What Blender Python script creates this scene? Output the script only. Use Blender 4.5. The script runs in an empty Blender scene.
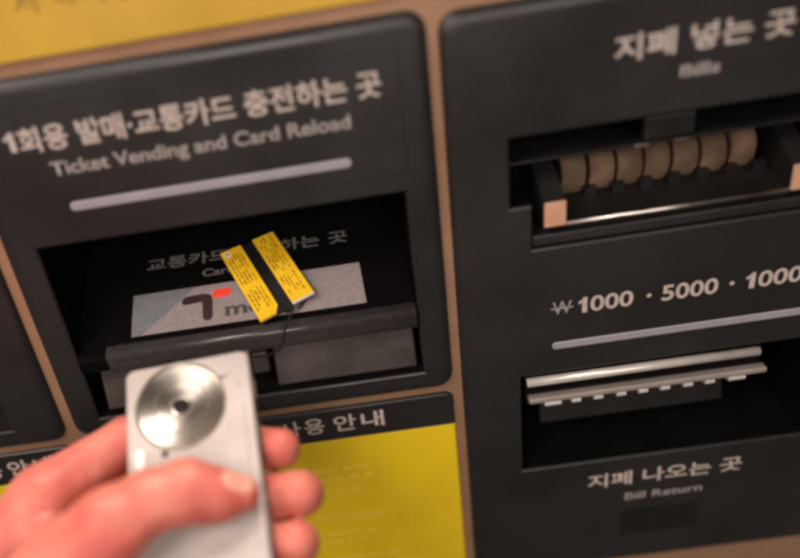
import bpy, bmesh, math, random
import numpy as np
from mathutils import Vector, Matrix

random.seed(7)
scene = bpy.context.scene
COL = scene.collection
MM = 0.001

# ------------------------------------------------------------------ camera
cam_data = bpy.data.cameras.new("camera")
cam = bpy.data.objects.new("camera", cam_data)
COL.objects.link(cam)
cR = Vector((0.98739345, -0.0231251, -0.1565867))
cU = Vector((0.14718947, 0.49800683, 0.85459023))
cF = Vector((-0.05821877, 0.86686471, -0.49513245))
cam.matrix_world = Matrix.Translation((0.02212313, -0.32940859, 0.18815033)) @ \
    Matrix((cR, cU, -cF)).transposed().to_4x4()
cam_data.sensor_width = 36.0
cam_data.lens = 755.486 / 800 * 36
cam_data.shift_x = (400 - 309.32) / 800
cam_data.shift_y = (302.177 - 279) / 800
cam_data.clip_start = 0.01
cam_data.clip_end = 50
cam_data.dof.use_dof = True
cam_data.dof.focus_distance = 0.398
cam_data.dof.aperture_fstop = 2.0
scene.camera = cam

# ------------------------------------------------------------------ world and lamps
world = bpy.data.worlds.new("World")
scene.world = world
world.use_nodes = True
bg = world.node_tree.nodes["Background"]
bg.inputs[0].default_value = (1.0, 0.84, 0.74, 1)
bg.inputs[1].default_value = 0.10


def area(name, loc, target, sx, sy, power, colour):
    d = bpy.data.lights.new(name, "AREA")
    d.shape = "RECTANGLE"
    d.size, d.size_y = sx, sy
    d.energy = power
    d.color = colour
    o = bpy.data.objects.new(name, d)
    COL.objects.link(o)
    o.location = loc
    o.rotation_euler = (Vector(target) - Vector(loc)).to_track_quat("-Z", "Y").to_euler()
    return o


area("ceiling_lamp", (0.02, 0.16, 1.05), (-0.05, -0.06, 0), 0.45, 0.12, 17, (1.0, 0.88, 0.78))
area("ceiling_lamp", (-0.75, -0.80, 1.25), (-0.05, -0.03, 0), 0.9, 0.2, 15, (1.0, 0.87, 0.77))
area("fill_lamp", (0.10, -1.15, 0.50), (0.02, 0, -0.08), 0.9, 0.35, 10, (1.0, 0.88, 0.79))  # added fill for the upright panel faces, not a fixture of the hall
area("fill_lamp", (-0.85, -0.80, 0.60), (-0.05, 0, 0.03), 0.6, 0.5, 5, (1.0, 0.84, 0.73))  # added fill from the left, brightens that end of the sign

scene.view_settings.view_transform = "Standard"
scene.view_settings.look = "None"
scene.view_settings.gamma = 1
scene.view_settings.exposure = 0.0
scene.cycles.use_denoising = True
scene.cycles.filter_width = 3.4


# ------------------------------------------------------------------ materials
def pmat(name, col, rough=0.5, metal=0.0, var=0.12, vscale=60.0, bump=0.0, bscale=900.0,
         rvar=0.12, spec=0.5, sss=0.0, aniso=0.0, coat=0.0, col2=None):
    m = bpy.data.materials.new(name)
    m.use_nodes = True
    nt = m.node_tree
    b = nt.nodes["Principled BSDF"]
    tc = nt.nodes.new("ShaderNodeTexCoord")
    n = nt.nodes.new("ShaderNodeTexNoise")
    n.inputs["Scale"].default_value = vscale
    n.inputs["Detail"].default_value = 5
    nt.links.new(tc.outputs["Object"], n.inputs["Vector"])
    mix = nt.nodes.new("ShaderNodeMix")
    mix.data_type = "RGBA"
    a = [max(0, c * (1 - var)) for c in col]
    c2 = [min(1, c * (1 + var)) for c in col] if col2 is None else col2
    mix.inputs["A"].default_value = (*a, 1)
    mix.inputs["B"].default_value = (*c2, 1)
    mr0 = nt.nodes.new("ShaderNodeMapRange")
    mr0.inputs["From Min"].default_value = 0.33
    mr0.inputs["From Max"].default_value = 0.67
    nt.links.new(n.outputs["Fac"], mr0.inputs["Value"])
    nt.links.new(mr0.outputs["Result"], mix.inputs["Factor"])
    nt.links.new(mix.outputs["Result"], b.inputs["Base Color"])
    n2 = nt.nodes.new("ShaderNodeTexNoise")
    n2.inputs["Scale"].default_value = vscale * 0.6
    n2.inputs["Detail"].default_value = 6
    nt.links.new(tc.outputs["Object"], n2.inputs["Vector"])
    mr = nt.nodes.new("ShaderNodeMapRange")
    mr.inputs["From Min"].default_value = 0.3
    mr.inputs["From Max"].default_value = 0.7
    mr.inputs["To Min"].default_value = max(0.02, rough - rvar)
    mr.inputs["To Max"].default_value = min(1, rough + rvar)
    nt.links.new(n2.outputs["Fac"], mr.inputs["Value"])
    nt.links.new(mr.outputs["Result"], b.inputs["Roughness"])
    b.inputs["Metallic"].default_value = metal
    b.inputs["Specular IOR Level"].default_value = spec
    b.inputs["Anisotropic"].default_value = aniso
    b.inputs["Coat Weight"].default_value = coat
    b.inputs["Coat Roughness"].default_value = 0.15
    if sss:
        b.inputs["Subsurface Weight"].default_value = sss
        b.inputs["Subsurface Radius"].default_value = (1.0, 0.28, 0.16)
        b.inputs["Subsurface Scale"].default_value = 0.006
    if bump:
        n3 = nt.nodes.new("ShaderNodeTexNoise")
        n3.inputs["Scale"].default_value = bscale
        n3.inputs["Detail"].default_value = 3
        nt.links.new(tc.outputs["Object"], n3.inputs["Vector"])
        bp = nt.nodes.new("ShaderNodeBump")
        bp.inputs["Strength"].default_value = bump
        bp.inputs["Distance"].default_value = 0.0004
        nt.links.new(n3.outputs["Fac"], bp.inputs["Height"])
        nt.links.new(bp.outputs["Normal"], b.inputs["Normal"])
    return m


M = {}
M["black"] = pmat("black_plastic", (0.0135, 0.0127, 0.0132), 0.42, var=0.20, bump=0.12, bscale=1500, vscale=18, rvar=0.17)
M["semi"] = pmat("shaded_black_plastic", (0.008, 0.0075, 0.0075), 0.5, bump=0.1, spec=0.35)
M["deep"] = pmat("recess_shade_plastic", (0.0026, 0.0025, 0.0025), 0.55, bump=0.1, spec=0.12)  # shade inside the recesses put into the colour of the plastic
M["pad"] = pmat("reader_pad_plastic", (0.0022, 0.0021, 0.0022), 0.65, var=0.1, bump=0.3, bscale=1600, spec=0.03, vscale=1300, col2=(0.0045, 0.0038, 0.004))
M["lip"] = pmat("lit_grey_lip", (0.045, 0.040, 0.040), 0.26, var=0.12, vscale=300, bump=0.06, bscale=1500)  # grey carries the light caught along the rounded black edge
M["copper"] = pmat("copper_brown_fascia", (0.35, 0.20, 0.122), 0.38, metal=0.35, var=0.06, vscale=35, bump=0.08)
M["sign"] = pmat("yellow_sign", (0.53, 0.325, 0.043), 0.30, var=0.09, vscale=20)
M["notice"] = pmat("yellow_notice", (0.76, 0.53, 0.009), 0.5, var=0.06, vscale=22)
M["noticeink"] = pmat("pale_yellow_print", (0.80, 0.56, 0.035), 0.5, var=0.05)
M["ink"] = pmat("warm_white_print", (0.44, 0.37, 0.335), 0.55, var=0.14, vscale=350)
M["inkpad"] = pmat("dim_grey_print", (0.13, 0.125, 0.125), 0.6, var=0.3, vscale=600)
M["inkdim"] = pmat("grey_print", (0.28, 0.25, 0.24), 0.6, var=0.25, vscale=600)
M["brownink"] = pmat("brown_print", (0.20, 0.12, 0.02), 0.5)
M["bar"] = pmat("frosted_light_bar", (0.28, 0.26, 0.30), 0.45, var=0.06)
M["label"] = pmat("silver_label", (0.26, 0.215, 0.218), 0.5, var=0.12, vscale=500, metal=0.0)
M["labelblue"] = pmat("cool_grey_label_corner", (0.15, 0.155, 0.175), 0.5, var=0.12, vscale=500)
M["maroon"] = pmat("dark_maroon_print", (0.035, 0.012, 0.018), 0.5)
M["red"] = pmat("red_print", (0.80, 0.045, 0.02), 0.5)
M["greyink"] = pmat("charcoal_print", (0.06, 0.055, 0.06), 0.5)
M["flap"] = pmat("smoked_grey_flap", (0.050, 0.042, 0.040), 0.28, var=0.3, vscale=45, coat=0.4)
M["chrome"] = pmat("brushed_steel", (0.66, 0.61, 0.56), 0.28, metal=1.0, var=0.08)
M["satin"] = pmat("satin_pale_metal", (0.60, 0.56, 0.52), 0.36, metal=0.35, var=0.08)
M["bronze"] = pmat("dull_bronze_rail", (0.36, 0.31, 0.285), 0.4, metal=0.4)
M["amber"] = pmat("copper_guide_tip", (0.62, 0.34, 0.22), 0.4, var=0.1, metal=0.2)
M["roller"] = pmat("tan_roller", (0.135, 0.086, 0.055), 0.72, rvar=0.05, spec=0.15, var=0.3, vscale=70)
M["tooth"] = pmat("pale_comb_tooth", (0.50, 0.47, 0.45), 0.35)
M["silver"] = pmat("silver_painted_metal", (0.37, 0.322, 0.30), vscale=40, bump=0.05, bscale=2500)
M["rim"] = pmat("worn_olive_rim", (0.17, 0.14, 0.09), 0.4, metal=0.6, var=0.4, vscale=160)
M["dark"] = pmat("black_glass", (0.012, 0.011, 0.012), 0.15)
M["tagblack"] = pmat("tag_black", (0.006, 0.006, 0.007), 0.5)
M["tagyellow"] = pmat("tag_yellow", (0.86, 0.53, 0.012), 0.5, var=0.07, vscale=200)
M["tagorange"] = pmat("tag_orange_print", (0.33, 0.15, 0.01), 0.5)
M["tagwhite"] = pmat("tag_white_edge", (0.75, 0.72, 0.68), 0.5)
M["cord"] = pmat("black_cord", (0.012, 0.012, 0.012), 0.7)
M["skin"] = pmat("skin", (0.52, 0.172, 0.128), 0.5, var=0.0, vscale=42, bump=0.45, bscale=420,
                 sss=0.35, spec=0.35, col2=(0.40, 0.075, 0.058))
M["nail"] = pmat("thumbnail", (0.58, 0.26, 0.20), 0.3, var=0.05, sss=0.3, spec=0.5)


# spun metal: rings in the bump and a tangent that runs round the disc
def spun():
    m = bpy.data.materials.new("spun_metal")
    m.use_nodes = True
    nt = m.node_tree
    b = nt.nodes["Principled BSDF"]
    b.inputs["Base Color"].default_value = (0.31, 0.275, 0.25, 1)
    b.inputs["Metallic"].default_value = 1
    b.inputs["Roughness"].default_value = 0.33
    b.inputs["Anisotropic"].default_value = 0.68
    b.inputs["Anisotropic Rotation"].default_value = 0.25
    tg = nt.nodes.new("ShaderNodeTangent")
    tg.direction_type = "RADIAL"
    tg.axis = "Z"
    nt.links.new(tg.outputs[0], b.inputs["Tangent"])
    tc = nt.nodes.new("ShaderNodeTexCoord")
    wv = nt.nodes.new("ShaderNodeTexWave")
    wv.wave_type = "RINGS"
    wv.rings_direction = "SPHERICAL"
    wv.inputs["Scale"].default_value = 420
    wv.inputs["Distortion"].default_value = 0.3
    nt.links.new(tc.outputs["Object"], wv.inputs["Vector"])
    bp = nt.nodes.new("ShaderNodeBump")
    bp.inputs["Strength"].default_value = 0.10
    bp.inputs["Distance"].default_value = 0.0002
    nt.links.new(wv.outputs["Fac"], bp.inputs["Height"])
    nt.links.new(bp.outputs["Normal"], b.inputs["Normal"])
    return m


M["spun"] = spun()


# ------------------------------------------------------------------ helpers
def obj(name, bm, mat, parent=None, smooth=False, matrix=None):
    me = bpy.data.meshes.new(name)
    bmesh.ops.recalc_face_normals(bm, faces=bm.faces[:])
    bm.to_mesh(me)
    bm.free()
    if smooth:
        for p in me.polygons:
            p.use_smooth = True
    for x in (mat if isinstance(mat, (list, tuple)) else [mat]):
        me.materials.append(x)
    o = bpy.data.objects.new(name, me)
    COL.objects.link(o)
    if parent:
        o.parent = parent
    if matrix is not None:
        o.matrix_local = matrix
    return o


def thing(name, label, cat, matrix=None):
    o = bpy.data.objects.new(name, None)
    COL.objects.link(o)
    o.empty_display_size = 0.02
    o["label"] = label
    o["category"] = cat
    if matrix is not None:
        o.matrix_world = matrix
    return o


def B():
    return bmesh.new()


def box(bm, x0, x1, y0, y1, z0, z1, bev=0.0, seg=2, mtx=None):
    """box in millimetres"""
    t = bmesh.new()
    bmesh.ops.create_cube(t, size=1)
    for v in t.verts:
        v.co = Vector(((x0 + x1) / 2 + v.co.x * (x1 - x0), (y0 + y1) / 2 + v.co.y * (y1 - y0),
                       (z0 + z1) / 2 + v.co.z * (z1 - z0))) * MM
    if bev:
        bmesh.ops.bevel(t, geom=t.edges[:], offset=bev * MM, segments=seg, profile=0.5, affect="EDGES")
    if mtx is not None:
        t.transform(mtx)
    me = bpy.data.meshes.new("tmp")
    t.to_mesh(me)
    t.free()
    bm.from_mesh(me)
    bpy.data.meshes.remove(me)
    return bm


def rrect(x0, x1, z0, z1, r, n=7):
    pts = []
    for cx, cz, a0 in ((x1 - r, z1 - r, 0), (x0 + r, z1 - r, 90), (x0 + r, z0 + r, 180), (x1 - r, z0 + r, 270)):
        for i in range(n + 1):
            a = math.radians(a0 + 90 * i / n)
            pts.append((cx + r * math.cos(a), cz + r * math.sin(a)))
    return pts


def offset_poly(pts, d):
    """grow (d>0) an axis-aligned polygon given counter-clockwise"""
    n = len(pts)
    out = []
    for i in range(n):
        a, b, c = Vector(pts[i - 1]), Vector(pts[i]), Vector(pts[(i + 1) % n])
        e1, e2 = (b - a).normalized(), (c - b).normalized()
        n1, n2 = Vector((e1.y, -e1.x)), Vector((e2.y, -e2.x))
        k = (n1 + n2) / (1 + n1.dot(n2))
        out.append(tuple(b + k * d))
    return out


def loop(bm, pts, y):
    return [bm.verts.new((p[0] * MM, y * MM, p[1] * MM)) for p in pts]


def bridge(bm, a, b):
    n = len(a)
    for i in range(n):
        bm.faces.new((a[i], a[(i + 1) % n], b[(i + 1) % n], b[i]))


def unit(x0, x1, z0, z1, holes, r=8, bw=5.0, depth=4.0, front=0.0):
    """raised module: rounded front edge, holes = [(polygon, depth)] cut into it with walls and a back"""
    bm = bmesh.new()
    prev = None
    steps = 7
    for i in range(steps + 1):
        a = math.pi / 2 * i / steps
        ins = bw * (1 - math.cos(a))
        y = front + depth * (1 - math.sin(a))
        lp = loop(bm, rrect(x0 + ins, x1 - ins, z0 + ins, z1 - ins, max(1.5, r - ins * 0.75)), y)
        if prev:
            bridge(bm, prev, lp)
        else:
            back = loop(bm, rrect(x0, x1, z0, z1, r), front + depth + 1.5)
            bridge(bm, back, lp)
        prev = lp
    edges = []

    def ring(vs):
        for i in range(len(vs)):
            e = bm.edges.get((vs[i], vs[(i + 1) % len(vs)])) or bm.edges.new((vs[i], vs[(i + 1) % len(vs)]))
            edges.append(e)
    ring(prev)
    for poly, dep in holes:
        a = loop(bm, offset_poly(poly, 1.2), front)
        ring(a)
        b = loop(bm, offset_poly(poly, 0.4), front + 0.45)
        c = loop(bm, poly, front + 1.2)
        d = loop(bm, poly, front + dep)
        bridge(bm, a, b)
        bridge(bm, b, c)
        old = set(bm.faces)
        bridge(bm, c, d)
        bm.faces.new(d)
        for f in set(bm.faces) - old:
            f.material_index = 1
    bmesh.ops.triangle_fill(bm, use_beauty=True, use_dissolve=False, edges=edges)
    return bm


def text_bm(body, bold=0.0):
    c = bpy.data.curves.new("lettering_curve", "FONT")
    c.body = body
    c.size = 1.0
    c.offset = bold
    c.resolution_u = 6
    o = bpy.data.objects.new("lettering_curve", c)
    COL.objects.link(o)
    dg = bpy.context.evaluated_depsgraph_get()
    me = bpy.data.meshes.new_from_object(o.evaluated_get(dg))
    bm = bmesh.new()
    bm.from_mesh(me)
    bpy.data.objects.remove(o)
    bpy.data.curves.remove(c)
    bpy.data.meshes.remove(me)
    return bm


def one(x0, x1, z0, z1):
    """a numeral one with its flag, as a filled outline in a 0..1 cell"""
    bm = bmesh.new()
    for shape in ([(0.42, 0), (0.98, 0), (0.98, 1), (0.56, 1), (0.42, 0.86)], [(0.02, 0.58), (0.42, 0.66), (0.42, 0.86), (0.02, 0.74)]):
        bm.faces.new([bm.verts.new((p[0], p[1], 0)) for p in shape])
    return bm


def lettering(body, x0, x1, z0, z1, y, mat, parent, bold=0.02, name="lettering", mtx=None, into=None):
    """a printed line whose inked area fills x0..x1 by z0..z1 (mm) on a plane"""
    bm = one(0, 1, 0, 1) if body == "1" else text_bm(body, bold)
    xs = [v.co.x for v in bm.verts]
    ys = [v.co.y for v in bm.verts]
    a, b, c, d = min(xs), max(xs), min(ys), max(ys)
    for v in bm.verts:
        v.co = Vector(((x0 + (v.co.x - a) / (b - a) * (x1 - x0)) * MM, y * MM, (z0 + (v.co.y - c) / (d - c) * (z1 - z0)) * MM))
    if mtx is not None:
        bm.transform(mtx)
    for f in bm.faces:
        f.normal_update()
    if into is not None:
        me = bpy.data.meshes.new("tmp")
        bm.to_mesh(me)
        bm.free()
        into.from_mesh(me)
        bpy.data.meshes.remove(me)
        return into
    return obj(name, bm, mat, parent)


def prism_x(bm, prof, x0, x1):
    """profile of (y, z) points swept along x"""
    a = [bm.verts.new((x0 * MM, p[0] * MM, p[1] * MM)) for p in prof]
    b = [bm.verts.new((x1 * MM, p[0] * MM, p[1] * MM)) for p in prof]
    n = len(prof)
    for i in range(n):
        bm.faces.new((a[i], a[(i + 1) % n], b[(i + 1) % n], b[i]))
    bm.faces.new(a)
    bm.faces.new(b)
    return bm


def rod_x(bm, x0, x1, y, z, r, n=14, rz=None):
    prof = [(y + r * math.cos(2 * math.pi * i / n), z + (rz or r) * math.sin(2 * math.pi * i / n)) for i in range(n)]
    return prism_x(bm, prof, x0, x1)


def flat_poly(bm, pts, y, thick=0.15, mtx=None):
    a = [bm.verts.new((p[0] * MM, y * MM, p[1] * MM)) for p in pts]
    b = [bm.verts.new((p[0] * MM, (y + thick) * MM, p[1] * MM)) for p in pts]
    bm.faces.new(a)
    bm.faces.new(b[::-1])
    for i in range(len(pts)):
        bm.faces.new((a[i], a[(i + 1) % len(pts)], b[(i + 1) % len(pts)], b[i]))
    if mtx is not None:
        bmesh.ops.transform(bm, matrix=mtx, verts=a + b)
    return bm


# ------------------------------------------------------------------ the ticket machine
machine = thing("ticket_machine", "black and copper ticket machine front with a card reader, bill slots and yellow notices",
                "ticket machine")

# copper fascia: one slab with openings where the deep modules sit
bm = bmesh.new()
FA = [(-330, -330), (340, -330), (340, 235), (-330, 235)]
outer = loop(bm, FA, 4)
back = loop(bm, FA, 30)
bridge(bm, outer, back)
edges = []


def ring(vs):
    for i in range(len(vs)):
        e = bm.edges.get((vs[i], vs[(i + 1) % len(vs)])) or bm.edges.new((vs[i], vs[(i + 1) % len(vs)]))
        edges.append(e)


ring(outer)
for x0, x1, z0, z1 in ((-134, 62, -60, 124), (80, 290, -215, 121), (-320, -153, -60, 124)):
    p = [(x0, z0), (x1, z0), (x1, z1), (x0, z1)]
    a = loop(bm, p, 4)
    ring(a)
    b = loop(bm, p, 30)
    bridge(bm, a, b)
bmesh.ops.triangle_fill(bm, use_beauty=True, use_dissolve=False, edges=edges)
obj("fascia", bm, M["copper"], machine)

# yellow sign across the top
bm = unit(-318, 62, 135.6, 222, [], r=5, bw=1.2, depth=2.4, front=1.4)
sign = obj("sign_panel", bm, M["sign"], machine)
lt = B()
for ch, a, b, z0 in (("에", -113.5, -105.0, 154.0), ("서", -97.5, -88.0, 153.4), ("하", -80.0, -71.6, 153.6),
                     ("며", -69.0, -60.2, 153.6), (",", -52.8, -51.2, 152.6)):
    lettering(ch, a, b, z0, z0 + (10.5 if ch != "," else 3.2), 1.15, None, None, bold=0.004, into=lt)
obj("lettering", lt, M["brownink"], sign)

# --- card module
hole = [(-124.5, -53), (53.5, -53), (53.5, 50.7), (-124.5, 50.7)]
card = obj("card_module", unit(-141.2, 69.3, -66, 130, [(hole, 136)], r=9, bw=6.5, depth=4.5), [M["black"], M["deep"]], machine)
lt = B()
lettering("1", -121.0, -116.2, 98.6, 107.6, -0.12, None, None, into=lt)
lettering("회용 발매·교통카드 충전하는 곳", -114.6, 47.6, 97.0, 108.6, -0.12, None, None, bold=0.024, into=lt)
obj("lettering", lt, M["ink"], card)
lettering("Ticket Vending and Card Reload", -104.5, 32.4, 83.0, 91.6, -0.12, M["inkdim"], card, bold=0.022)
bm = bmesh.new()
pl = rrect(-101.5, 30.5, 67.0, 71.6, 2.2)
a = loop(bm, pl, 0.2)
b = loop(bm, pl, -0.25)
c = loop(bm, rrect(-101.0, 30.0, 67.5, 71.1, 1.75), -0.6)
bridge(bm, a, b)
bridge(bm, b, c)
bm.faces.new(c)
obj("light_bar", bm, M["bar"], card)
# faint frame round the printed title plate
bm = B()
for x0, x1, z0, z1 in ((-128, 56, 116.2, 116.7), (-128, 56, 60.0, 60.5), (-128, -127.5, 60.5, 116.2), (55.5, 56, 60.5, 116.2)):
    box(bm, x0, x1, -0.10, 0.05, z0, z1)
obj("title_frame", bm, M["semi"], card)

# reader pad: a desk sloping back into the recess
KY, KZ = 2 / math.sqrt(5), 1 / math.sqrt(5)
PAD = Matrix(((1, 0, 0, 0), (0, -KZ, KY, 0.006), (0, KY, KZ, -0.010), (0, 0, 0, 1)))
# PAD takes (x, y, z) = (along, out of the pad is -y, up the slope) -> world
PAD = Matrix(((1, 0, 0, 0), (0, KZ, KY, 0.006), (0, -KY, KZ, -0.010), (0, 0, 0, 1)))
bm = B()
prof = [(125, 49.5), (4.5, -10.75), (4.5, -22.5), (22, -26), (125, -26)]
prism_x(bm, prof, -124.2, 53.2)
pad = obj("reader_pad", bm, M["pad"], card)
bm = B()
prof = [(4.4, -10.85), (3.2, -11.1)]
for i in range(11):
    a = math.radians(112 + (205 - 112) * i / 10)
    prof.append((0.9 + 3.2 * math.cos(a), -14.9 + 3.2 * math.sin(a)))
prof += [(-1.4, -20.0), (-0.9, -23.2), (-0.2, -24.0), (4.4, -24.0)]
prism_x(bm, prof, -109, 52.6)
lip = obj("reader_lip", bm, M["lip"], card, smooth=True)
lip.data.polygons.foreach_set("use_smooth", [len(p.vertices) == 4 and abs(p.normal.x) < .5 for p in lip.data.polygons])
bm = B()
prism_x(bm, [(3.5, -12), (1.0, -12.9), (-0.8, -14.2), (-1.6, -16), (-1.3, -19.5), (-0.6, -22.8), (4.3, -22.8), (4.3, -11.8)], -124.2, -109.2)
obj("reader_lip_end", bm, M["pad"], card)  # unlit end of the lip, its shade given by the dark pad colour
bm = B()
flat_poly(bm, [(-95.8, 1.4), (28.6, 1.4), (28.0, 27.4), (-95.6, 27.4)], -0.25, 0.2, PAD)
obj("reader_label", bm, M["label"], card)
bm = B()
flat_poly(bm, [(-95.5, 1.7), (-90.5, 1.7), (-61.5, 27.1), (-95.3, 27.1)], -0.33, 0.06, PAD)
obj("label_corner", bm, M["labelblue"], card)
# mark on the label: dark hooked bar with a red block, and the word beside it
bm = B()
hook = [(-68.6, 17.2), (-66.6, 16.4), (-57.6, 17.0), (-57.4, 6.8), (-56.2, 4.9), (-53.6, 4.9), (-52.2, 6.6), (-52.0, 17.2),
        (-52.6, 20.0), (-54.6, 21.7), (-57.5, 22.1), (-66.5, 21.6), (-68.6, 20.2)]
flat_poly(bm, hook, -0.40, 0.06, PAD)
obj("label_mark", bm, M["maroon"], card)
bm = B()
flat_poly(bm, [(-52.2, 19.0), (-51.4, 18.4), (-44.0, 18.6), (-42.6, 19.6), (-41.8, 23.0), (-42.4, 23.8), (-50.6, 23.6), (-51.6, 22.6)], -0.40, 0.06, PAD)
obj("label_mark", bm, M["red"], card)
lettering("money", -45.4, 0.5, 3.2, 11.6, -0.40, M["greyink"], card, bold=0.03, mtx=PAD)
lettering("교통카드 충전하는 곳", -88.8, 24.0, 42.6, 50.8, -0.15, M["inkpad"], card, bold=0.016, mtx=PAD)
lettering("Card Reload", -57.4, -11, 33.4, 38.4, -0.15, M["inkpad"], card, bold=0.02, mtx=PAD)

# ticket tray under the pad: floor and two smoked flaps with a block between
bm = B()
prism_x(bm, [(1.5, -52.6), (46, -40), (46, -52.6)], -124.2, 53.2)
obj("ticket_tray", bm, M["deep"], card)
for x0, x1 in ((-119, -45), (-24.5, 50.8)):
    bm = B()
    mt = Matrix.Translation(Vector(((x0 + x1) / 2, 6.5, -39.5)) * MM) @ Matrix.Rotation(math.radians(-14), 4, "X")
    w = (x1 - x0) / 2
    box(bm, -w, w, -1.6, 1.6, -11.5, 12.5, 1.5, 4, mt)
    fl = obj("ticket_flap", bm, M["flap"], card)
    bm = B()
    box(bm, -w + 3, w - 3, -1.9, -1.5, -9.6, -8.9, 0.15, 2, mt)
    obj("flap_ridge", bm, M["flap"], card)
bm = B()
box(bm, -36, -27, 2.5, 9, -41, -27, 2.0, 4)
obj("flap_latch", bm, M["flap"], card)

# --- bill module
hole1 = [(112, 10.5), (248, 10.5), (248, 34), (258, 34), (258, 68), (102, 68), (102, 34), (112, 34)]
hole2 = [(105, -132.6), (265, -132.6), (265, -65.8), (105, -65.8)]
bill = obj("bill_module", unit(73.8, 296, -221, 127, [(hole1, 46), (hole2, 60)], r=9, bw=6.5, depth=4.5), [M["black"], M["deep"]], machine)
lettering("지폐 넣는 곳", 147.5, 223.2, 94.6, 105.8, -0.12, M["ink"], bill, bold=0.022)
lettering("Bills", 176.2, 193.4, 83.6, 89.0, -0.12, M["inkdim"], bill, bold=0.03)
lt = B()
for ch, a, b in (("1", 134.8, 139.2), ("000", 140.8, 162.3), ("·", 169.0, 171.4), ("5000", 176.6, 204.6), ("·", 210.2, 212.6),
                 ("1", 218.2, 222.8), ("0000", 224.4, 253.6)):
    z0, z1 = (-26.4, -24.0) if ch == "·" else (-29.8, -20.6)
    lettering(ch, a, b, z0, z1, -0.12, None, None, bold=0.02, into=lt)
obj("lettering", lt, M["ink"], bill)
lt = B()
lettering("W", 121.6, 131.4, -28.8, -21.2, -0.12, None, None, bold=0.006, into=lt)
box(lt, 120.8, 132.2, -0.22, -0.14, -25.6, -24.8)
obj("lettering", lt, M["inkdim"], bill)
# worn raised dots beside the small print
for xg, zg, pat in ((139, 90, (1, 1, 0, 1, 0, 1)), (144.5, 90, (1, 0, 1, 1, 0, 0)), (150, 90, (0, 1, 1, 0, 1, 0)), (155.5, 90, (1, 0, 0, 1, 1, 0)),
                    (203, 90, (1, 1, 1, 0, 0, 1)), (208.5, 90, (0, 1, 0, 1, 1, 0)), (214, 90, (1, 0, 1, 0, 1, 1))):
    bm = B()
    for k, on in enumerate(pat):
        if on:
            box(bm, xg + (k % 2) * 2.2 - .45, xg + (k % 2) * 2.2 + .45, -0.45, 0.1, zg - (k // 2) * 2.2 - .45, zg - (k // 2) * 2.2 + .45, 0.3, 2)
    obj("raised_dots", bm, M["black"], bill)
bm = bmesh.new()
pl = rrect(121.5, 250, -50.2, -45.8, 2.1)
a = loop(bm, pl, 0.2)
b = loop(bm, pl, -0.25)
c = loop(bm, rrect(122, 249.5, -49.7, -46.3, 1.65), -0.6)
bridge(bm, a, b)
bridge(bm, b, c)
bm.faces.new(c)
obj("light_bar", bm, M["bar"], bill)
lettering("지폐 나오는 곳", 142.6, 231.8, -154.4, -143.6, -0.12, M["ink"], bill, bold=0.02)
lettering("Bill Return", 165.0, 210.4, -167.2, -161.6, -0.12, M["inkdim"], bill, bold=0.02)
bm = B()
box(bm, 163.5, 209.5, -0.22, 0.1, -196.8, -175.4, 0.08, 1)
obj("blank_plate", bm, M["semi"], bill)

# bill mouth: overhang plate, side guides, lower tray, rollers
bm = B()
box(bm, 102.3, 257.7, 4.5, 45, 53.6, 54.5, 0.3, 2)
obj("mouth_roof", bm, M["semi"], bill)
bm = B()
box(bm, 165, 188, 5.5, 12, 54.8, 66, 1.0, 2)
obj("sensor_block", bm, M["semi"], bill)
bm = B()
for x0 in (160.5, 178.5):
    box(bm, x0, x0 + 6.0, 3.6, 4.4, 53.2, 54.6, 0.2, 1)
obj("sensor_glint", bm, M["chrome"], bill)  # reflected highlights built as small bright steel slips
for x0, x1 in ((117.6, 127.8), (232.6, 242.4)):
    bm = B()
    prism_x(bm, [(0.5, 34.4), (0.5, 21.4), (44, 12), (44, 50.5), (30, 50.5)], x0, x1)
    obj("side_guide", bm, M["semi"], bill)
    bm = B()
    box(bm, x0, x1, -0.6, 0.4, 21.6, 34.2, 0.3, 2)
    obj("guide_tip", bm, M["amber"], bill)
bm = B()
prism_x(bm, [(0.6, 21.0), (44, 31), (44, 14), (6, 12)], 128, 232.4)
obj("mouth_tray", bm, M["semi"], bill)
bm = B()
rod_x(bm, 127.9, 232.5, 0.2, 22.0, 1.15)
obj("front_rail", bm, M["chrome"], bill, smooth=True)
bm = B()
box(bm, 112.4, 247.6, 1.8, 30, 10.9, 16.5, 0.8, 2)
obj("mouth_sill", bm, M["black"], bill)
for i in range(7):
    # broad tan feed paddles, leaning a little, one behind each gap of the tray
    xc = 139.0 + i * 13.7 + random.uniform(-0.5, 0.5)
    dz = random.uniform(-0.8, 0.5)
    bm = B()
    n = 24
    rows = []
    for xx, rr in ((-6.1, 10.6), (-5.8, 11.0), (5.2, 11.0), (5.8, 10.4)):
        rows.append([bm.verts.new(((xc + xx + 0.10 * (rr * math.sin(2 * math.pi * j / n))) * MM, (33 + rr * math.cos(2 * math.pi * j / n)) * MM, (34 + dz + 1.05 * rr * math.sin(2 * math.pi * j / n)) * MM)) for j in range(n)])
    for r0, r1 in zip(rows, rows[1:]):
        bridge(bm, r0, r1)
    bm.faces.new(rows[0])
    bm.faces.new(rows[-1])
    fr = obj("feed_roller", bm, M["roller"], bill)
    fr.data.polygons.foreach_set("use_smooth", [len(p.vertices) == 4 and abs(p.normal.x) < .1 for p in fr.data.polygons])
bm = B()
rod_x(bm, 128, 232.4, 33, 34, 7.5)
obj("roller_shaft", bm, M["deep"], bill, smooth=True)
bm = B()
for i in range(7):
    xc = 145.8 + i * 13.7
    prism_x(bm, [(18.5, 25.0), (18.0, 30.0), (23, 30.5), (23, 25)], xc - 3.0, xc + 3.0)
obj("feed_stop", bm, M["dark"], bill)

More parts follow.
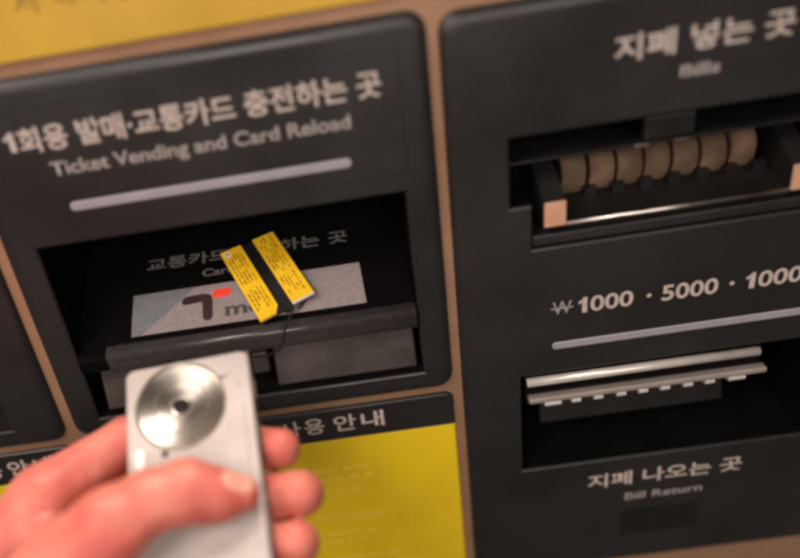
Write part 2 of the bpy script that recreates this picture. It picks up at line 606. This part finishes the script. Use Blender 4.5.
# bill return: two rails and a comb of teeth set back in the slot
bm = B()
rod_x(bm, 108.2, 231.0, 0.6, -70.2, 2.5)
obj("return_rail", bm, M["satin"], bill, smooth=True)
bm = B()
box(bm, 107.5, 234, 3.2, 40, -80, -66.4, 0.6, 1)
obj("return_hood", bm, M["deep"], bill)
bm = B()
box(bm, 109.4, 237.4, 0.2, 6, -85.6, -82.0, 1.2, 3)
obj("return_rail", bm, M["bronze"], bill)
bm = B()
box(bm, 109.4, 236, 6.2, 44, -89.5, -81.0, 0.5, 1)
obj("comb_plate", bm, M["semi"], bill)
for xc, w in ((123.0, 4.6), (135.8, 2.6), (147.9, 2.6), (160.4, 2.6), (172.3, 2.6), (184.2, 2.6), (196.6, 2.6), (208.3, 2.6), (222.8, 4.6)):
    bm = B()
    prism_x(bm, [(2.2, -87.4), (1.8, -88.4), (2.4, -89.6), (5.0, -90.4), (12, -91.0), (12, -89.8), (6.4, -89.8), (6.1, -86.2), (3.2, -86.2)], xc - w, xc + w)
    bmesh.ops.bevel(bm, geom=bm.edges[:], offset=0.45 * MM, segments=2, profile=0.5, affect="EDGES", clamp_overlap=True)
    obj("comb_tooth", bm, M["tooth"], bill)
bm = B()
prism_x(bm, [(26, -90), (20, -116), (22, -117.5), (30, -117), (36, -90)], 121, 226)
obj("return_flap", bm, M["semi"], bill)
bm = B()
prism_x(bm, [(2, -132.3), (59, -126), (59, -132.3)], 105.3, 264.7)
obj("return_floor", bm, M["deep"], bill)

# --- module at the far left, mostly outside the frame
hole3 = [(-300, -53), (-174, -53), (-174, 10), (-300, 10)]
coin = obj("side_module", unit(-322, -146.6, -66, 130, [(hole3, 40)], r=9, bw=6.5, depth=4.5), [M["black"], M["deep"]], machine)
bm = B()
prism_x(bm, [(1.5, -52.7), (39, -44), (39, -52.7)], -299.7, -174.3)
obj("coin_tray", bm, M["black"], coin)

# --- header strips and yellow notices below
for x0, x1, words in ((-140.6, 68.6, (("사", -30.2, -17.5), ("용", -15.6, -4.2), ("안", 1.0, 13.6), ("내", 16.4, 29.2))),
                      (-322, -147.2, (("사", -216, -204), ("용", -202.5, -191), ("안", -187.2, -175), ("내", -172, -160)))):
    nt_bm = unit(x0, x1, -262, -70.3, [], r=5, bw=1.5, depth=2.2, front=1.8)
    # header and body are two materials of one plate: split at the printed line
    bmesh.ops.bisect_plane(nt_bm, geom=nt_bm.verts[:] + nt_bm.edges[:] + nt_bm.faces[:], plane_co=(0, 0, -92 * MM), plane_no=(0, 0, 1))
    for f in nt_bm.faces:
        f.material_index = 0 if f.calc_center_median().z < -92 * MM else 1
    plate = obj("notice_plate", nt_bm, [M["notice"], M["black"]], machine)
    lt = B()
    for ch, a, b in words:
        lettering(ch, a, b, -86.2, -75.2, 1.6, None, None, bold=0.02, into=lt)
    obj("lettering", lt, M["ink"], plate)
    # rows of small raised pale print
    bm = B()
    for zc in (-114, -121.5, -131, -152, -166, -173, -188, -196, -212, -228):
        x = x0 + 14 + random.uniform(0, 10)
        while x < x1 - 22 - random.uniform(0, 40):
            w = random.uniform(3, 9)
            h = random.uniform(1.2, 1.9)
            box(bm, x, x + w, 1.55, 1.75, zc - h, zc + h, 0.06, 1)
            x += w + random.uniform(1.0, 3.5)
    obj("small_print", bm, M["noticeink"], plate)

# ------------------------------------------------------------------ handheld device
dO = Vector((-0.05606723, -0.08254647, -0.01855675))
du = Vector((0.99904822, 0.03759704, 0.02211591))
dv = Vector((-0.04361939, 0.86111384, 0.50653756))
dn = Vector((0, -0.50702013, 0.86193422))
dv = dn.cross(du).normalized()
du = dv.cross(dn).normalized()
DEV = Matrix.Translation(dO) @ Matrix((du, dv, dn)).transposed().to_4x4()   # local x right, y up the face, z out of the face

device = thing("handheld_device", "slim silver handheld device with a round spun metal disc, gripped by the hand", "device", DEV)


def rr3(x0, x1, y0, y1, r, z, n=6):
    return [(p[0], p[1], z) for p in rrect(x0, x1, y0, y1, r, n)]


def stack(bm, loops, cap0=True, cap1=True):
    rows = [[bm.verts.new(Vector(p) * MM) for p in lp] for lp in loops]
    for a, b in zip(rows, rows[1:]):
        bridge(bm, a, b)
    if cap0:
        bm.faces.new(rows[0])
    if cap1:
        bm.faces.new(rows[-1])
    return bm


X0, X1, Y0, Y1 = -27.6, 29.4, -54, 45.2
bm = B()
lps = []
for i in range(7):
    a = math.pi / 2 * i / 6
    ins = 1.6 * (1 - math.cos(a))
    z = -1.6 + 1.6 * math.sin(a)
    lps.append(rr3(X0 + ins, X1 - ins, Y0 + ins, Y1 - ins, 4.5 - ins, z))
lps = [rr3(X0 + 0.2, X1 - 0.2, Y0 + 0.2, Y1 - 0.2, 4.3, -2.0)] + lps
# round socket in the face for the disc
CX, CY = -2.9, 24.0
rows = [[bm.verts.new(Vector(p) * MM) for p in lp] for lp in lps]
for a, b in zip(rows, rows[1:]):
    bridge(bm, a, b)
bm.faces.new(rows[0])
n = 72


def circ(r, z, cx=CX, cy=CY):
    return [bm.verts.new(((cx + r * math.cos(2 * math.pi * j / n)) * MM, (cy + r * math.sin(2 * math.pi * j / n)) * MM, z * MM)) for j in range(n)]


edges = []
ring(rows[-1])
h0 = circ(20.7, 0.0)
ring(h0)
h1 = circ(20.4, -0.5)
h2 = circ(20.4, -2.1)
bridge(bm, h0, h1)
bridge(bm, h1, h2)
bm.faces.new(h2)
bmesh.ops.triangle_fill(bm, use_beauty=True, use_dissolve=False, edges=edges)
body = obj("front_shell", bm, M["silver"], device)
bm = B()
stack(bm, [rr3(X0 + .9, X1 - .9, Y0 + .9, Y1 - .9, 3.6, -9.3), rr3(X0 + .3, X1 - .3, Y0 + .3, Y1 - .3, 4.2, -8.8),
           rr3(X0 - .1, X1 + .1, Y0 - .1, Y1 + .1, 4.4, -8.2), rr3(X0 - .1, X1 + .1, Y0 - .1, Y1 + .1, 4.4, -2.6), rr3(X0 + .3, X1 - .3, Y0 + .3, Y1 - .3, 4.2, -2.0)])
obj("side_rim", bm, M["rim"], device)
bm = B()
stack(bm, [rr3(X0 + 1.4, X1 - 1.4, Y0 + 1.4, Y1 - 1.4, 3.4, -12.2), rr3(X0 + .2, X1 - .2, Y0 + .2, Y1 - .2, 4.2, -11.0),
           rr3(X0 + .2, X1 - .2, Y0 + .2, Y1 - .2, 4.2, -9.3)])
obj("back_shell", bm, M["silver"], device)
# spun disc with a shallow dish
bm = B()
n = 96
prof = [(19.7, -2.0), (19.7, -0.15), (19.4, 0.1), (18.9, 0.1), (18.5, -0.2), (15.2, -0.5), (14.8, -0.68), (10.2, -0.98), (9.8, -1.14),
        (6.2, -1.36), (5.4, -1.30), (4.4, -1.30), (3.7, -1.55), (3.3, -1.9)]
rows = []
for r, z in prof:
    rows.append([bm.verts.new((r * math.cos(2 * math.pi * j / n) * MM, r * math.sin(2 * math.pi * j / n) * MM, z * MM)) for j in range(n)])
for a, b in zip(rows, rows[1:]):
    bridge(bm, a, b)
disc = obj("disc", bm, M["spun"], device, smooth=True, matrix=Matrix.Translation(Vector((CX, CY, 0)) * MM))
bm = B()
n = 40
prof = [(3.7, -2.0), (3.7, -1.52), (3.2, -1.42), (1.6, -1.7)]
rows = [[bm.verts.new((r * math.cos(2 * math.pi * j / n) * MM, r * math.sin(2 * math.pi * j / n) * MM, z * MM)) for j in range(n)] for r, z in prof]
for a, b in zip(rows, rows[1:]):
    bridge(bm, a, b)
bm.faces.new(rows[-1])
obj("hub", bm, M["dark"], disc, smooth=True)
for r0, r1, z0, z1, mm in ((19.75, 20.38, -1.0, -0.25, "rim"), (4.5, 5.3, -1.5, -1.18, "rim"), (12.0, 12.35, -1.2, -0.76, "rim")):
    # thin darker rings turned into the metal
    bm = B()
    rows = [[bm.verts.new((r * math.cos(2 * math.pi * j / 72) * MM, r * math.sin(2 * math.pi * j / 72) * MM, z * MM)) for j in range(72)]
            for r, z in ((r0, z0), (r0, z1), (r1, z1), (r1, z0))]
    for a, b in zip(rows, rows[1:]):
        bridge(bm, a, b)
    obj("turned_ring", bm, M[mm], disc)


def disc_bm(cx, cy, r, z0, z1, n=24):
    bm = B()
    stack(bm, [[(cx + r * math.cos(2 * math.pi * j / n), cy + r * math.sin(2 * math.pi * j / n), z) for j in range(n)] for z in (z0, z1)])
    return bm


obj("sensor_dot", disc_bm(-10.9, 2.9, 1.55, -0.5, 0.12), M["dark"], device)
bm = B()
stack(bm, [rr3(-23.6, -20.2, -2.6, 6.4, 1.4, -0.3), rr3(-23.6, -20.2, -2.6, 6.4, 1.4, 0.3), rr3(-23.1, -20.7, -2.1, 5.9, 1.0, 0.55)])
obj("lamp_window", bm, M["tagwhite"], device)
bm = B()
stack(bm, [rr3(15.2, 18.4, 33.0, 34.2, 0.4, -0.1), rr3(15.2, 18.4, 33.0, 34.2, 0.4, 0.06)])
stack(bm, [rr3(19.2, 19.9, 34.2, 35.2, 0.3, -0.1), rr3(19.2, 19.9, 34.2, 35.2, 0.3, 0.06)])
obj("printed_mark", bm, M["greyink"], device)
obj("pin_hole", disc_bm(23.4, 29.0, 0.45, -0.3, 0.05), M["greyink"], device)
bm = B()
stack(bm, [rr3(25.0, 25.35, -44, 20, 0.15, -0.1), rr3(25.0, 25.35, -44, 20, 0.15, 0.04)])
obj("face_seam", bm, M["rim"], device)
for y0, y1 in ((22, 33), (2, 12), (-38, -20)):
    bm = B()
    box(bm, X1 - 0.6, X1 + 0.7, y0, y1, -8.2, -4.9, 0.5, 2)
    obj("side_button", bm, M["rim"], device)
bm = B()
box(bm, X1 - 3.5, X1 - 0.4, 44.6, 46.8, -8.8, -4.8, 0.6, 2)
obj("strap_lug", bm, M["rim"], device)

# ------------------------------------------------------------------ yellow and black tag on the pad
tl, tr, br_, bl = (Vector(p) for p in ((-46.3, 43.3, 13.6), (-15.8, 49.9, 16.9), (3.3, 10.9, -2.6), (-27.2, 1.3, -7.3)))
tc = (tl + tr + br_ + bl) / 4
tn = Vector((0, -KZ, KY))
ty = ((tl + tr) / 2 - (bl + br_) / 2)
tlen = ty.length
ty = (ty - tn * ty.dot(tn)).normalized()
tx = ty.cross(tn).normalized()
TW, TL = 31.5, 49.0


def curl(bm):
    """slice along the length and bend the card up a little at its top and at one corner"""
    y = -22
    while y < 26:
        bmesh.ops.bisect_plane(bm, geom=bm.verts[:] + bm.edges[:] + bm.faces[:], plane_co=(0, y * MM, 0), plane_no=(0, 1, 0))
        y += 3
    for v in bm.verts:
        t = v.co.y / MM + 24
        v.co.z += (0.0001 * t * t - 0.0022 * t * (v.co.x / MM)) * MM
    return bm


TAG = Matrix.Translation((tc + tn * -1.6) * MM) @ Matrix((tx, ty, tn)).transposed().to_4x4()
tag = thing("hanging_tag", "small black tag with two bright yellow printed strips, lying on the card reader", "tag", TAG)
bm = B()
stack(bm, [rr3(-TW / 2, TW / 2, -TL / 2, TL / 2, 1.2, 0), rr3(-TW / 2, TW / 2, -TL / 2, TL / 2, 1.2, 1.9), rr3(-TW / 2 + .3, TW / 2 - .3, -TL / 2 + .3, TL / 2 - .3, 1.0, 2.2)])
obj("tag_body", curl(bm), M["tagblack"], tag)
for s, x0, x1 in ((0, -TW / 2 - 0.1, -3.7), (1, 3.3, TW / 2 + 0.1)):
    bm = B()
    if s == 0:
        pts = [(x0, -TL / 2 - 0.6), (x1 - 3.0, -TL / 2 - 0.6), (x1, -TL / 2 + 3.6), (x1, TL / 2), (x0, TL / 2)]
    else:
        pts = [(x0, -TL / 2 + 0.6), (x1, -TL / 2 + 0.6), (x1, TL / 2), (x0, TL / 2)]
    stack(bm, [[(p[0], p[1], z) for p in pts] for z in (1.6, 3.2)])
    st = obj("yellow_strip", curl(bm), M["tagyellow"], tag)
    bm = B()
    for ln in range(5):
        xx = x0 + 2.0 + ln * 1.9
        y = -TL / 2 + 5 + random.uniform(0, 3)
        while y < TL / 2 - (9 if s == 0 and ln < 2 else 4):
            w = random.uniform(0.8, 3.6)
            if random.random() < 0.8 and not (-7 < y < -3):
                hw = random.uniform(0.28, 0.48)
                stack(bm, [[(xx - hw, y, z), (xx + hw, y, z), (xx + hw, y + w, z), (xx - hw, y + w, z)] for z in (3.15, 3.26)])
            y += w + random.uniform(0.4, 1.0)
    obj("strip_print", curl(bm), M["tagorange"], st)
    if s == 0:
        bm = disc_bm(x0 + 3.2, TL / 2 - 3.0, 1.9, 3.1, 3.26)
        bm.faces.ensure_lookup_table()
        stp = obj("strip_stamp", curl(bm), M["tagwhite"], st)
        bm = B()
        stack(bm, [[(x0 + 2.2, TL / 2 - 3.6, z), (x0 + 4.4, TL / 2 - 3.2, z), (x0 + 4.0, TL / 2 - 2.0, z), (x0 + 2.4, TL / 2 - 2.4, z)] for z in (3.2, 3.32)])
        obj("strip_stamp", curl(bm), M["red"], st)
    else:
        bm = B()
        stack(bm, [[(x0, -TL / 2 + .55, z), (x1, -TL / 2 + .55, z), (x1, -TL / 2 - .15, z), (x0, -TL / 2 - .15, z)] for z in (1.5, 3.1)])
        obj("strip_edge", curl(bm), M["tagwhite"], st)


def tube(pts, r, n=8, sub=8):
    """smooth tube through points (metres)"""
    P = [Vector(p) for p in pts]
    Q = []
    for i in range(len(P) - 1):
        p0, p1, p2, p3 = P[max(i - 1, 0)], P[i], P[i + 1], P[min(i + 2, len(P) - 1)]
        for k in range(sub):
            t = k / sub
            Q.append(0.5 * ((2 * p1) + (p2 - p0) * t + (2 * p0 - 5 * p1 + 4 * p2 - p3) * t * t + (3 * p1 - p0 - 3 * p2 + p3) * t ** 3))
    Q.append(P[-1])
    bm = bmesh.new()
    rows = []
    up = Vector((0.3, 0.2, 0.9))
    for i, q in enumerate(Q):
        t = (Q[min(i + 1, len(Q) - 1)] - Q[max(i - 1, 0)]).normalized()
        a = t.cross(up).normalized()
        b = t.cross(a)
        rows.append([bm.verts.new(q + (a * math.cos(2 * math.pi * j / n) + b * math.sin(2 * math.pi * j / n)) * r) for j in range(n)])
    for a, b in zip(rows, rows[1:]):
        bridge(bm, a, b)
    bm.faces.new(rows[0])
    bm.faces.new(rows[-1])
    return bm


TI = TAG.inverted()
lug = DEV @ (Vector((X1 - 2, 46.8, -6.8)) * MM)
pts = [TAG @ (Vector((0.0, -TL / 2 + 1.0, 2.6)) * MM), TAG @ (Vector((0.6, -TL / 2 - 3.5, 2.4)) * MM),
       Vector((-0.0140, -0.006, -0.010)), Vector((-0.0170, -0.020, -0.012)), lug.lerp(Vector((-0.018, -0.024, -0.010)), 0.4) + Vector((0, 0, -0.003)), lug]
obj("cord", tube([TI @ p for p in pts], 0.00055), M["cord"], tag, smooth=True)
bm = B()
stack(bm, [rr3(-2.0, 2.6, -TL / 2 - 2.6, -TL / 2 + 1.4, 1.0, 1.0), rr3(-2.0, 2.6, -TL / 2 - 2.6, -TL / 2 + 1.4, 1.0, 3.4)])
obj("cord_clip", bm, M["tagblack"], tag)

# ------------------------------------------------------------------ the hand
def cap(P, a, b, ra, rb):
    a, b = np.array(a, float), np.array(b, float)
    ab = b - a
    t = np.clip(((P - a) @ ab) / (ab @ ab), 0, 1)
    return np.linalg.norm(P - a - t[..., None] * ab, axis=-1) - (ra + (rb - ra) * t)


def smin(a, b, k):
    h = np.clip(0.5 + 0.5 * (b - a) / k, 0, 1)
    return b + (a - b) * h - k * h * (1 - h)


def chain(P, pts, k=2.5):
    d = None
    for (a, ra), (b, rb) in zip(pts, pts[1:]):
        c = cap(P, a, b, ra, rb)
        d = c if d is None else smin(d, c, k)
    return d


INDEX = [((-70, -2, -16), 15.5), ((-34, 20, -21), 11.6), ((8, 14, -22.5), 9.0), ((27, 4.6, -18.5), 9.0), ((37.2, 0.9, -13), 8.7)]
MIDDLE = [((-68, -37, -23), 13), ((-22, -8, -25), 10.8), ((12, -13, -24), 10.2), ((31, -18.5, -19.5), 10.2), ((43.0, -20.5, -13), 10.0)]
RING = [((-63, -58, -26), 12), ((-18, -35, -25), 10.2), ((12, -38, -24), 9.4), ((28, -39.5, -19), 9.4), ((39.0, -40.4, -13), 9.3)]
LITTLE = [((-58, -78, -24), 11), ((-20, -62, -24), 8.8), ((4, -61, -23), 8.0), ((24, -61, -14), 7.2)]
TS = 1.35
THUMB = [((21.4, -22.3, 6.6), 7.5), ((11.5, -21.3, 8.6), 10.6), ((0.3, -18.6, 11.5), 12.9), ((-14.3, -20.6, 13.5), 12.6),
         ((-31, -28, 13.5), 16), ((-52, -42, 9), 20), ((-92, -70, 0), 22)]


def hand_sdf(P):
    fing = None
    for f in (INDEX, MIDDLE, RING, LITTLE):
        c = chain(P, f)
        fing = c if fing is None else smin(fing, c, 0.8)
    palm = None
    for a, ra, b, rb in (((-70, -2, -16), 15.5, (-134, -70, -10), 16), ((-68, -37, -23), 13, (-134, -80, -12), 16),
                         ((-63, -58, -26), 12.5, (-134, -88, -12), 16), ((-58, -78, -24), 11.5, (-132, -97, -10), 15),
                         ((-134, -84, -9), 22, (-255, -175, 60), 32)):
        c = cap(P, a, b, ra, rb)
        palm = c if palm is None else smin(palm, c, 9)
    S = np.array([1, 1, TS])
    th = chain(P * S, [((a[0], a[1], a[2] * TS), r) for a, r in THUMB], 4) / 1.15
    d = smin(palm, fing, 5)
    # web of skin between thumb and index finger
    web = cap(P, (-68, -22, -10), (-48, -27, -1), 10, 8)
    d = smin(d, web, 6)
    d = smin(d, th, 4)
    # folds: at the thumb base, across the thumb joint and beside the index knuckle
    for a, b, amp, wd in (((-42, -27, 25), (-19, -33, 23), 1.0, 2.2), ((2, -8, 18), (4.5, -26, 19), 0.5, 1.6), ((-1.5, -8, 19), (1, -27, 20), 0.4, 1.6),
                          ((-52, 10, -8), (-40, -2, -6), 0.9, 2.4)):
        g = cap(P, a, b, 0, 0)
        d = d + amp * np.exp(-(g / wd) ** 2)
    # creases across the finger joints and thumb
    # flesh stops at the device it grips
    q = np.abs(P - np.array([(X0 + X1) / 2, (Y0 + Y1) / 2, -6.1])) - np.array([(X1 - X0) / 2 - 2 + 0.25, (Y1 - Y0) / 2 - 2 + 0.25, 6.1 - 2 + 0.25])
    bd = np.linalg.norm(np.maximum(q, 0), axis=-1) + np.minimum(q.max(-1), 0) - 2
    return np.maximum(d, -bd)


def surface_nets(f, lo, hi, h):
    ax = [np.arange(lo[i], hi[i] + h, h) for i in range(3)]
    n = [len(a) for a in ax]
    val = np.empty(n, np.float32)
    Yg, Zg = np.meshgrid(ax[1], ax[2], indexing="ij")
    for i0 in range(0, n[0], 16):
        xs = ax[0][i0:i0 + 16]
        P = np.empty((len(xs), n[1], n[2], 3))
        P[..., 0] = xs[:, None, None]
        P[..., 1] = Yg
        P[..., 2] = Zg
        val[i0:i0 + 16] = f(P)
    s = val < 0
    C = np.zeros([k - 1 for k in n], int)
    for d in np.ndindex(2, 2, 2):
        C += s[d[0]:n[0] - 1 + d[0], d[1]:n[1] - 1 + d[1], d[2]:n[2] - 1 + d[2]]
    act = (C > 0) & (C < 8)
    idx = -np.ones(C.shape, int)
    cells = np.argwhere(act)
    idx[act] = np.arange(len(cells))
    pos = np.array(lo) + (cells + 0.5) * h
    for _ in range(6):                       # pull the vertices onto the surface
        d = f(pos)
        g = np.stack([f(pos + e) - f(pos - e) for e in np.eye(3) * 0.15], -1) / 0.3
        g /= np.maximum(np.linalg.norm(g, axis=-1, keepdims=True), 1e-6)
        st = np.clip(d, -0.8, 0.8)
        pos = pos - 0.7 * g * st[:, None]
    faces = []
    for axis in range(3):
        a, b = [k for k in range(3) if k != axis]
        sl0 = [slice(None)] * 3
        sl1 = [slice(None)] * 3
        sl0[axis] = slice(0, -1)
        sl1[axis] = slice(1, None)
        e = np.argwhere(s[tuple(sl0)] != s[tuple(sl1)])
        e = e[(e[:, a] > 0) & (e[:, b] > 0) & (e[:, a] < n[a] - 1) & (e[:, b] < n[b] - 1)]
        q = []
        for da, db in ((0, 0), (1, 0), (1, 1), (0, 1)):
            c = e.copy()
            c[:, a] -= da
            c[:, b] -= db
            q.append(idx[c[:, 0], c[:, 1], c[:, 2]])
        faces.append(np.stack(q, -1))
    return pos, np.concatenate(faces)


pos, faces = surface_nets(hand_sdf, (-292, -212, -46), (60, 36, 98), 1.7)
bm = bmesh.new()
vs = [bm.verts.new(p * MM) for p in pos]
for q in faces:
    if len(set(q)) == 4 and min(q) >= 0:
        try:
            bm.faces.new([vs[i] for i in q])
        except ValueError:
            pass
for _ in range(2):
    bmesh.ops.smooth_vert(bm, verts=bm.verts, factor=0.35, use_axis_x=True, use_axis_y=True, use_axis_z=True)
hand = obj("hand", bm, M["skin"], None, smooth=True, matrix=DEV)
hand["label"] = "bare left hand gripping the silver device, thumb across its face and fingers behind"
hand["category"] = "hand"

# thumbnail laid on the thumb's back
bm = bmesh.new()
dirn = np.array([0.12, 0.42, 0.90])
dirn /= np.linalg.norm(dirn)
eu = np.array([1.0, -0.08, 0.0])
eu -= dirn * (eu @ dirn)
eu /= np.linalg.norm(eu)
ev = np.cross(dirn, eu)
c0 = np.array([21.2, -20.6, 6.6])
NU, NV = 16, 14
grid = []
for i in range(NU + 1):
    for j in range(NV + 1):
        a, b = 2 * i / NU - 1, 2 * j / NV - 1
        k = math.sqrt(max(0, 1 - 0.5 * b * b)), math.sqrt(max(0, 1 - 0.5 * a * a))
        p = c0 + eu * a * 6.6 * k[0] + ev * b * 5.6 * k[1] + dirn * 22
        p = p[None]
        for _ in range(40):
            p = p - dirn * np.clip(hand_sdf(p), -2, 2)[:, None] * 0.8
        edge = max(abs(a), abs(b))
        grid.append(p[0] + dirn * (0.38 if edge < 0.99 else -0.25))
vs = [bm.verts.new(p * MM) for p in grid]
for i in range(NU):
    for j in range(NV):
        o = i * (NV + 1) + j
        bm.faces.new((vs[o], vs[o + NV + 1], vs[o + NV + 2], vs[o + 1]))
obj("thumbnail", bm, M["nail"], hand, smooth=True)
